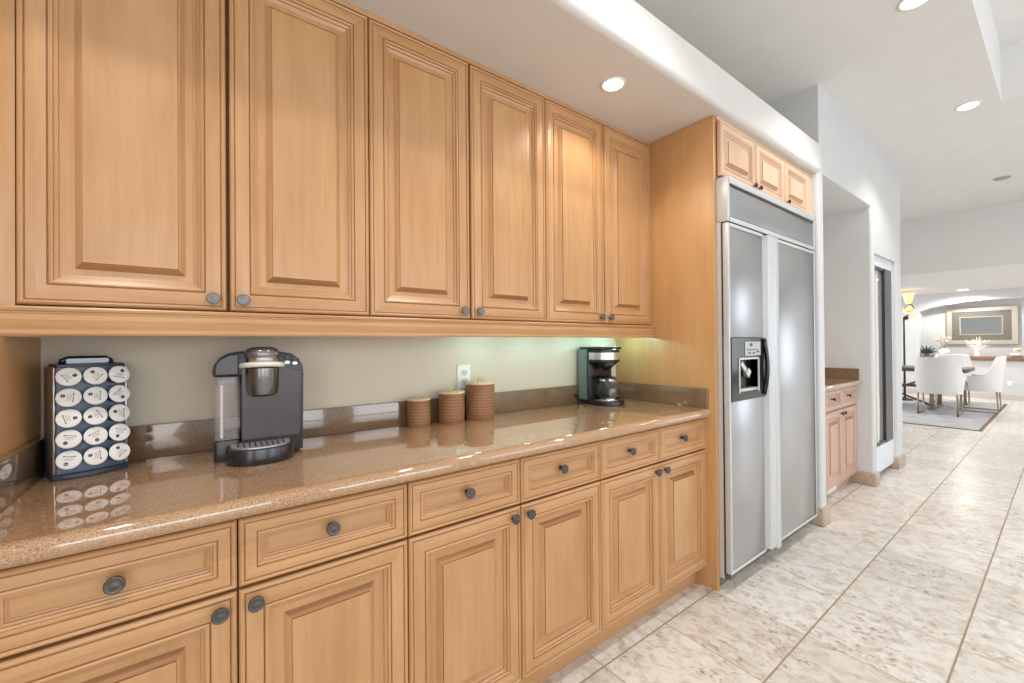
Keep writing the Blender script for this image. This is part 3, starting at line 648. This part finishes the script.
cf = thing('carafe', 'clear glass carafe with dark handle sitting in the drip coffee maker', 'carafe', (DX, DY-.037, ZT+.0286)); cf.scale = (1.08, 1.06, 1.08)
MB().lathe([(.0001, .0), (.052, 0), (.060, .004), (.066, .025), (.065, .055), (.055, .085), (.047, .098), (.048, .106), (.0455, .106), (.0445, .098), (.053, .085), (.0625, .055), (.0635, .025), (.058, .006), (.0001, .003)], seg=40).build('glass_body', M_GLASS, cf)
MB().lathe([(.050, .092), (.0535, .094), (.052, .104), (.049, .104)], seg=32).build('collar', M_CHROME, cf)
MB().lathe([(.0001, .120), (.030, .119), (.046, .112), (.049, .1065), (.0001, .1065)], seg=32).build('lid', M_BLACK, cf)
a0 = math.radians(222); hx, hy = math.cos(a0), math.sin(a0)
MB().tube([(hx*q, hy*q, z) for q, z in ((.049, .100), (.075, .108), (.092, .098), (.095, .07), (.090, .04), (.066, .022))], [.007, .008, .009, .009, .008, .006], 10).build('handle', plain('grey_handle', (60, 62, 66), .2), cf)

# ------------------------------------------------------------------ recessed lights
def can(label, x, y, z, r=.062, pw=55, col=(1, .96, .91), size=2.1, grp='recessed ceiling lights'):
    t = thing('recessed_light', label, 'ceiling light', (x, y, z), 0, grp)
    MB().lathe([(r*1.28, .0), (r*1.27, -.004), (r*1.05, -.006), (r, -.003), (r, .0)], seg=36).build('trim_ring', M_TRIM, t)
    MB().lathe([(.0001, -.0025), (r, -.0025), (r, -.0005), (.0001, -.0005)], seg=36).build('lens', M_LAMP, t)
    if pw: spot((x, y, z-.02), pw, col, size)
    return t
can('round recessed light in the soffit above the counter', 1.493, 1.219, ZS, .043, 8, (1, .90, .76), 2.5)
can('recessed ceiling light over the walkway, nearest the hall corner', 4.68, .449, ZC, .056, 34)
can('recessed ceiling light at the top edge of the view, over the walkway', 3.00, .469, ZC, .056, 34)
for x, q in ((1.32, 'opposite the middle cabinets'), (-.36, 'opposite the pod rack')): can('recessed ceiling light outside the photo, ' + q, x, .46, ZC, .056, 34)
for xx, yy, q in ((9.6, .1, 'near right'), (9.6, 2.7, 'near left'), (11.6, -.8, 'far right'), (11.6, 2.9, 'far left')): can(f'added unseen recessed dining room ceiling light, {q} corner', xx, yy, 2.345, .085, 52, (1, .98, .95), 2.8)  # invented lamps, added to brighten the dining room
for xx, q in ((5.6, 'opposite the inset door'), (7.3, 'before the dining room')): can('added unseen recessed hall ceiling light, ' + q, xx, -1.1, ZC, .056, 46, (1, .98, .95), 2.5)  # invented lamps out of view, added to brighten the far floor
can('recessed light in the dining room ceiling above the framed mirror', 13.15, 1.37, 2.345, .085, 80, (1, .97, .92), 2.9)
tag(MB().lathe([(.0001, -.012), (.055, -.012), (.065, -.006), (.066, 0), (.0001, 0)], seg=32).build('ceiling_vent', plain('vent_grey', (168, 164, 158), .5), None, (7.07, .433, ZC)), 'small flat round vent on the ceiling before the dining room', 'vent')

# ------------------------------------------------------------------ dining room
rug = thing('rug', 'grey rug with a brown border line under the dining table', 'rug', (10.65, 2.3, 0))
MB().box(-1.95, 1.95, -1.52, 1.52, .001, .008).build('field', plain('rug_grey', (174, 173, 175), .9, noise=.2, nscale=5), rug)
b = MB(); e = .035
b.box(-1.95, 1.95, -1.52-e, -1.52, .001, .009).box(-1.95, 1.95, 1.52, 1.52+e, .001, .009).box(-1.95-e, -1.95, -1.52-e, 1.52+e, .001, .009).box(1.95, 1.95+e, -1.52-e, 1.52+e, .001, .009)
b.build('border', plain('rug_border', (120, 100, 84), .9), rug)
tb = thing('dining_table', 'dark wooden dining table with crossed trestle base on the grey rug', 'table', (11.0, 2.06, .009))
MB().box(-.5, .5, -1.0, 1.0, .69, .755, bev=.006).build('tabletop', M_TABLE, tb)
for y in (-.55, .55):
    b = MB(); b.box(-.40, -.35, y-.03, y+.03, .02, .69).box(.35, .40, y-.03, y+.03, .02, .69).box(-.45, .45, y-.04, y+.04, 0, .05).box(-.40, .40, y-.03, y+.03, .60, .65)
    b.build('trestle', M_LEGM, tb)
b = MB(); b.tube([(-.37, -.53, .08), (-.37, .53, .58)], .018, 8).tube([(-.37, .53, .08), (-.37, -.53, .58)], .018, 8).box(-.39, -.35, -.55, .55, .40, .45); b.build('cross_brace', M_TABLE, tb)
def make_chair(label, loc, rz):
    t = thing('dining_chair', label, 'chair', loc, rz, 'pale dining chairs around the table')
    n = 28; V = []; Fc = []
    for k in range(n+1):
        s = -1+2*k/n; a = s*math.radians(112)
        sx = math.sin(a); cy = -math.cos(a)
        px, py = .29*math.copysign(abs(sx)**.8, sx), .27*math.copysign(abs(cy)**.8, cy)
        ht = .63+.345*max(0, min(1, (1.38-abs(a))/.62))**1.2*1.0
        ht = min(ht, .975)
        for (ix, ht2) in ((1.0, ht), (.80, ht-.01)):
            lean = 1+.18*(ht-.38)
            V.append((px*ix*.93, py*ix*.93, .36)); V.append((px*ix*lean, py*ix*lean-.03*(ht-.6), ht2))
    for k in range(n):
        a, b_ = 4*k, 4*(k+1)
        Fc += [(a, b_, b_+1, a+1), (a+2, a+3, b_+3, b_+2), (a+1, b_+1, b_+3, a+3), (a, a+2, b_+2, b_)]
    Fc += [(0, 1, 3, 2), (4*n, 4*n+2, 4*n+3, 4*n+1)]
    MB().add(V, Fc, 0, True).build('shell_back', M_LEATH, t, autosmooth=55)
    MB().prism(rrect(-.225, .225, -.20, .27, .05, 4), 'z', .365, .50, bev=.02, smooth=True).build('seat', M_LEATH, t, autosmooth=50)
    for s in (-1, 1):
        MB().tube([(s*.235, -.21, .37), (s*.235, -.225, .014), (s*.235, .225, .014), (s*.235, .21, .37)], .013, 8).build('leg_frame', M_LEGM, t)
    return t
ch = make_chair('pale dining chair with its back to the kitchen', (10.13, 1.345, .009), math.radians(-90))
dup(ch, (11.1, .965, .009), 0, 'pale dining chair seen from the side at the right end of the table')
dup(ch, (12.05, 1.45, .009), math.radians(90), 'pale dining chair on the far side of the table, mostly hidden')
dup(ch, (12.05, 2.5, .009), math.radians(90), 'pale dining chair at the far left of the table')
# shelf in the recess, mirror, ornaments
tag(MB().box(13.56, 13.97, -.34, 2.12, .822, .905, bev=.004).build('wall_shelf', M_SHELF), 'brown wooden shelf along the arched recess in the dining room', 'shelf')
mr = thing('framed_mirror', 'wide mirror in a pale and dark frame above the wooden shelf', 'mirror', (13.975, 1.19, 1.585))
def frame(b, y0, y1, z0, z1, wd, x0, x1):
    b.box(x0, x1, y0, y1, z0, z0+wd).box(x0, x1, y0, y1, z1-wd, z1).box(x0, x1, y0, y0+wd, z0+wd, z1-wd).box(x0, x1, y1-wd, y1, z0+wd, z1-wd); return b
frame(MB(), -.53, .53, -.41, .41, .085, -.05, 0).build('outer_frame', plain('champagne_frame', (204, 194, 178), .35, .4), mr)
frame(MB(), -.445, .445, -.325, .325, .12, -.035, 0).build('dark_mat', plain('grey_mat', (112, 108, 102), .5, noise=.15), mr)
frame(MB(), -.325, .325, -.205, .205, .018, -.04, 0).build('inner_frame', plain('inner_champagne', (198, 182, 158), .35, .4), mr)
MB().box(-.02, -.01, -.307, .307, -.187, .187).build('mirror_glass', plain('mirror_silver', (225, 228, 232), .02, 1.0), mr)
tag(MB().prism(sell(.10, .19, 24), 'z', 0, .012, bev=.003).build('tray', M_CHAR, None, (13.72, 1.74, .906)), 'dark tray under the round white vase on the shelf', 'tray')
vs = thing('vase', 'round white vase holding pale flowers on the dark tray', 'vase', (13.72, 1.74, .919))
MB().lathe([(.0001, 0), (.05, 0), (.085, .03), (.10, .075), (.088, .12), (.05, .15), (.028, .16), (.030, .175), (.024, .175), (.02, .155)], seg=28).build('body', M_CER, vs)
b = MB()
rn = random.Random(3); tips = []
for k in range(7):
    a = rn.uniform(0, 2*PI); q = rn.uniform(.05, .13); h = rn.uniform(.30, .42); tips.append((q*math.cos(a), q*math.sin(a), h)); b.tube([(0, 0, .12), (q*.3*math.cos(a), q*.3*math.sin(a), .25), tips[-1]], .004, 6)
b.build('stems', plain('stem_tan', (150, 130, 92), .6), vs)
for p in tips:
    b = MB()
    for k in range(5):
        a = 2*PI*k/5; b.lathe([(.0001, -.004), (.018, .012), (.024, .035), (.016, .055), (.0001, .06)], (p[0]+.014*math.cos(a), p[1]+.014*math.sin(a), p[2]-.01), 8, sx=.8, sy=.6)
    b.build('blossom', plain('blush_petal', (226, 208, 198), .6), vs)
co = thing('coral_ornament', 'white branching coral ornament on the shelf below the mirror', 'ornament', (13.72, 1.23, .906))
MB().lathe([(.0001, 0), (.06, 0), (.055, .03), (.03, .10), (.045, .19), (.0001, .19)], seg=20).build('stand', M_CER, co)
b = MB(); rn = random.Random(5)
for k in range(13):
    a = -1.2+2.4*k/12; L = rn.uniform(.20, .30); yx = rn.uniform(-.05, .05)
    tip = (yx, math.sin(a)*L*.85, .16+math.cos(a)*L); mid = (yx*.5, math.sin(a)*L*.4, .16+math.cos(a)*L*.5)
    b.tube([(0, 0, .16), mid, tip], [.013, .010, .005], 6)
    b.tube([mid, (mid[0]+rn.uniform(-.03, .03), mid[1]+rn.uniform(-.06, .06), mid[2]+.09)], [.008, .004], 6)
b.build('branches', plain('coral_white', (238, 234, 226), .6), co)
bo = thing('flower_bowl', 'low white bowl of cream flowers at the right end of the shelf', 'ornament', (13.72, .67, .906))
MB().lathe([(.0001, 0), (.05, 0), (.10, .035), (.11, .07), (.10, .07), (.0001, .04)], seg=28).build('bowl', M_CER, bo)
rn = random.Random(9)
for k in range(9):
    a = rn.uniform(0, 2*PI); q = rn.uniform(0, .09)
    MB().lathe([(.0001, -.02), (.03, -.005), (.04, .02), (.028, .04), (.0001, .03)], (q*math.cos(a), q*math.sin(a), .09+rn.uniform(0, .07)), 10).build('blossom', plain('cream_petal', (232, 222, 188), .6), bo)
te = thing('table_ornament', 'dark teal leafy ornament on the shelf at the far left', 'ornament', (13.72, 2.03, .906))
# amber lamp
lp = thing('floor_lamp', 'dark floor lamp with lit amber glass shades behind the wall end', 'lamp', (12.0, 2.115, .009))
MB().lathe([(.0001, 0), (.14, 0), (.13, .02), (.03, .05), (.02, .08), (.015, 1.55), (.015, 1.72), (.0001, 1.72)], seg=20).build('pole', plain('blackened_metal', (48, 48, 56), .4, .5), lp)
MB().tube([(0, 0, 1.68), (0, -.03, 1.76), (0, -.07, 1.80)], .014, 8).build('arm', M_BRONZE, lp)
MB().lathe([(.0001, 1.70), (.03, 1.70), (.05, 1.735), (.03, 1.78), (.0001, 1.78)], (0, -.03, 0), 20).build('finial', M_BRONZE, lp)
MB().lathe([(.0001, 1.82), (.05, 1.825), (.085, 1.875), (.075, 1.94), (.03, 1.98), (.0001, 1.98)], (0, -.075, 0), 24).build('globe_shade', M_AMBER, lp)
MB().tube([(-.09, -.085-.09*math.sin(a)*(1-k/40), 1.93+.09*math.cos(a)*(1-k/40)) for k, a in enumerate([.3*q for q in range(22)])], .009, 8).build('scroll', M_BRONZE, lp)
MB().lathe([(.02, 2.03), (.045, 2.05), (.062, 2.11), (.078, 2.20), (.098, 2.25), (.092, 2.25), (.072, 2.195), (.054, 2.11), (.02, 2.05)], (0, -.075, 0), 24).build('tulip_shade', M_AMBER, lp)
tag(MB().box(-.036, .036, 0, .006, -.058, .058, bev=.002, mat=Matrix.Rotation(math.radians(90), 4, 'Z')).build('wall_outlet', M_WHITE, None, (13.5995, .763, .339)), 'white outlet low on the dining room wall behind the chair', 'outlet')
# leaves of the teal ornament
b = MB().lathe([(.0001, 0), (.05, 0), (.045, .02), (.02, .05), (.0001, .05)], seg=16)
for k in range(7):
    a = -1.3+2.6*k/6; b.tube([(0, 0, .04), (.0, math.sin(a)*.10, .06+math.cos(a)*.10), (.0, math.sin(a)*.20, .06+math.cos(a)*.19)], [.010, .022, .003], 6)
b.build('leaves', plain('dark_teal', (44, 62, 72), .5), te)
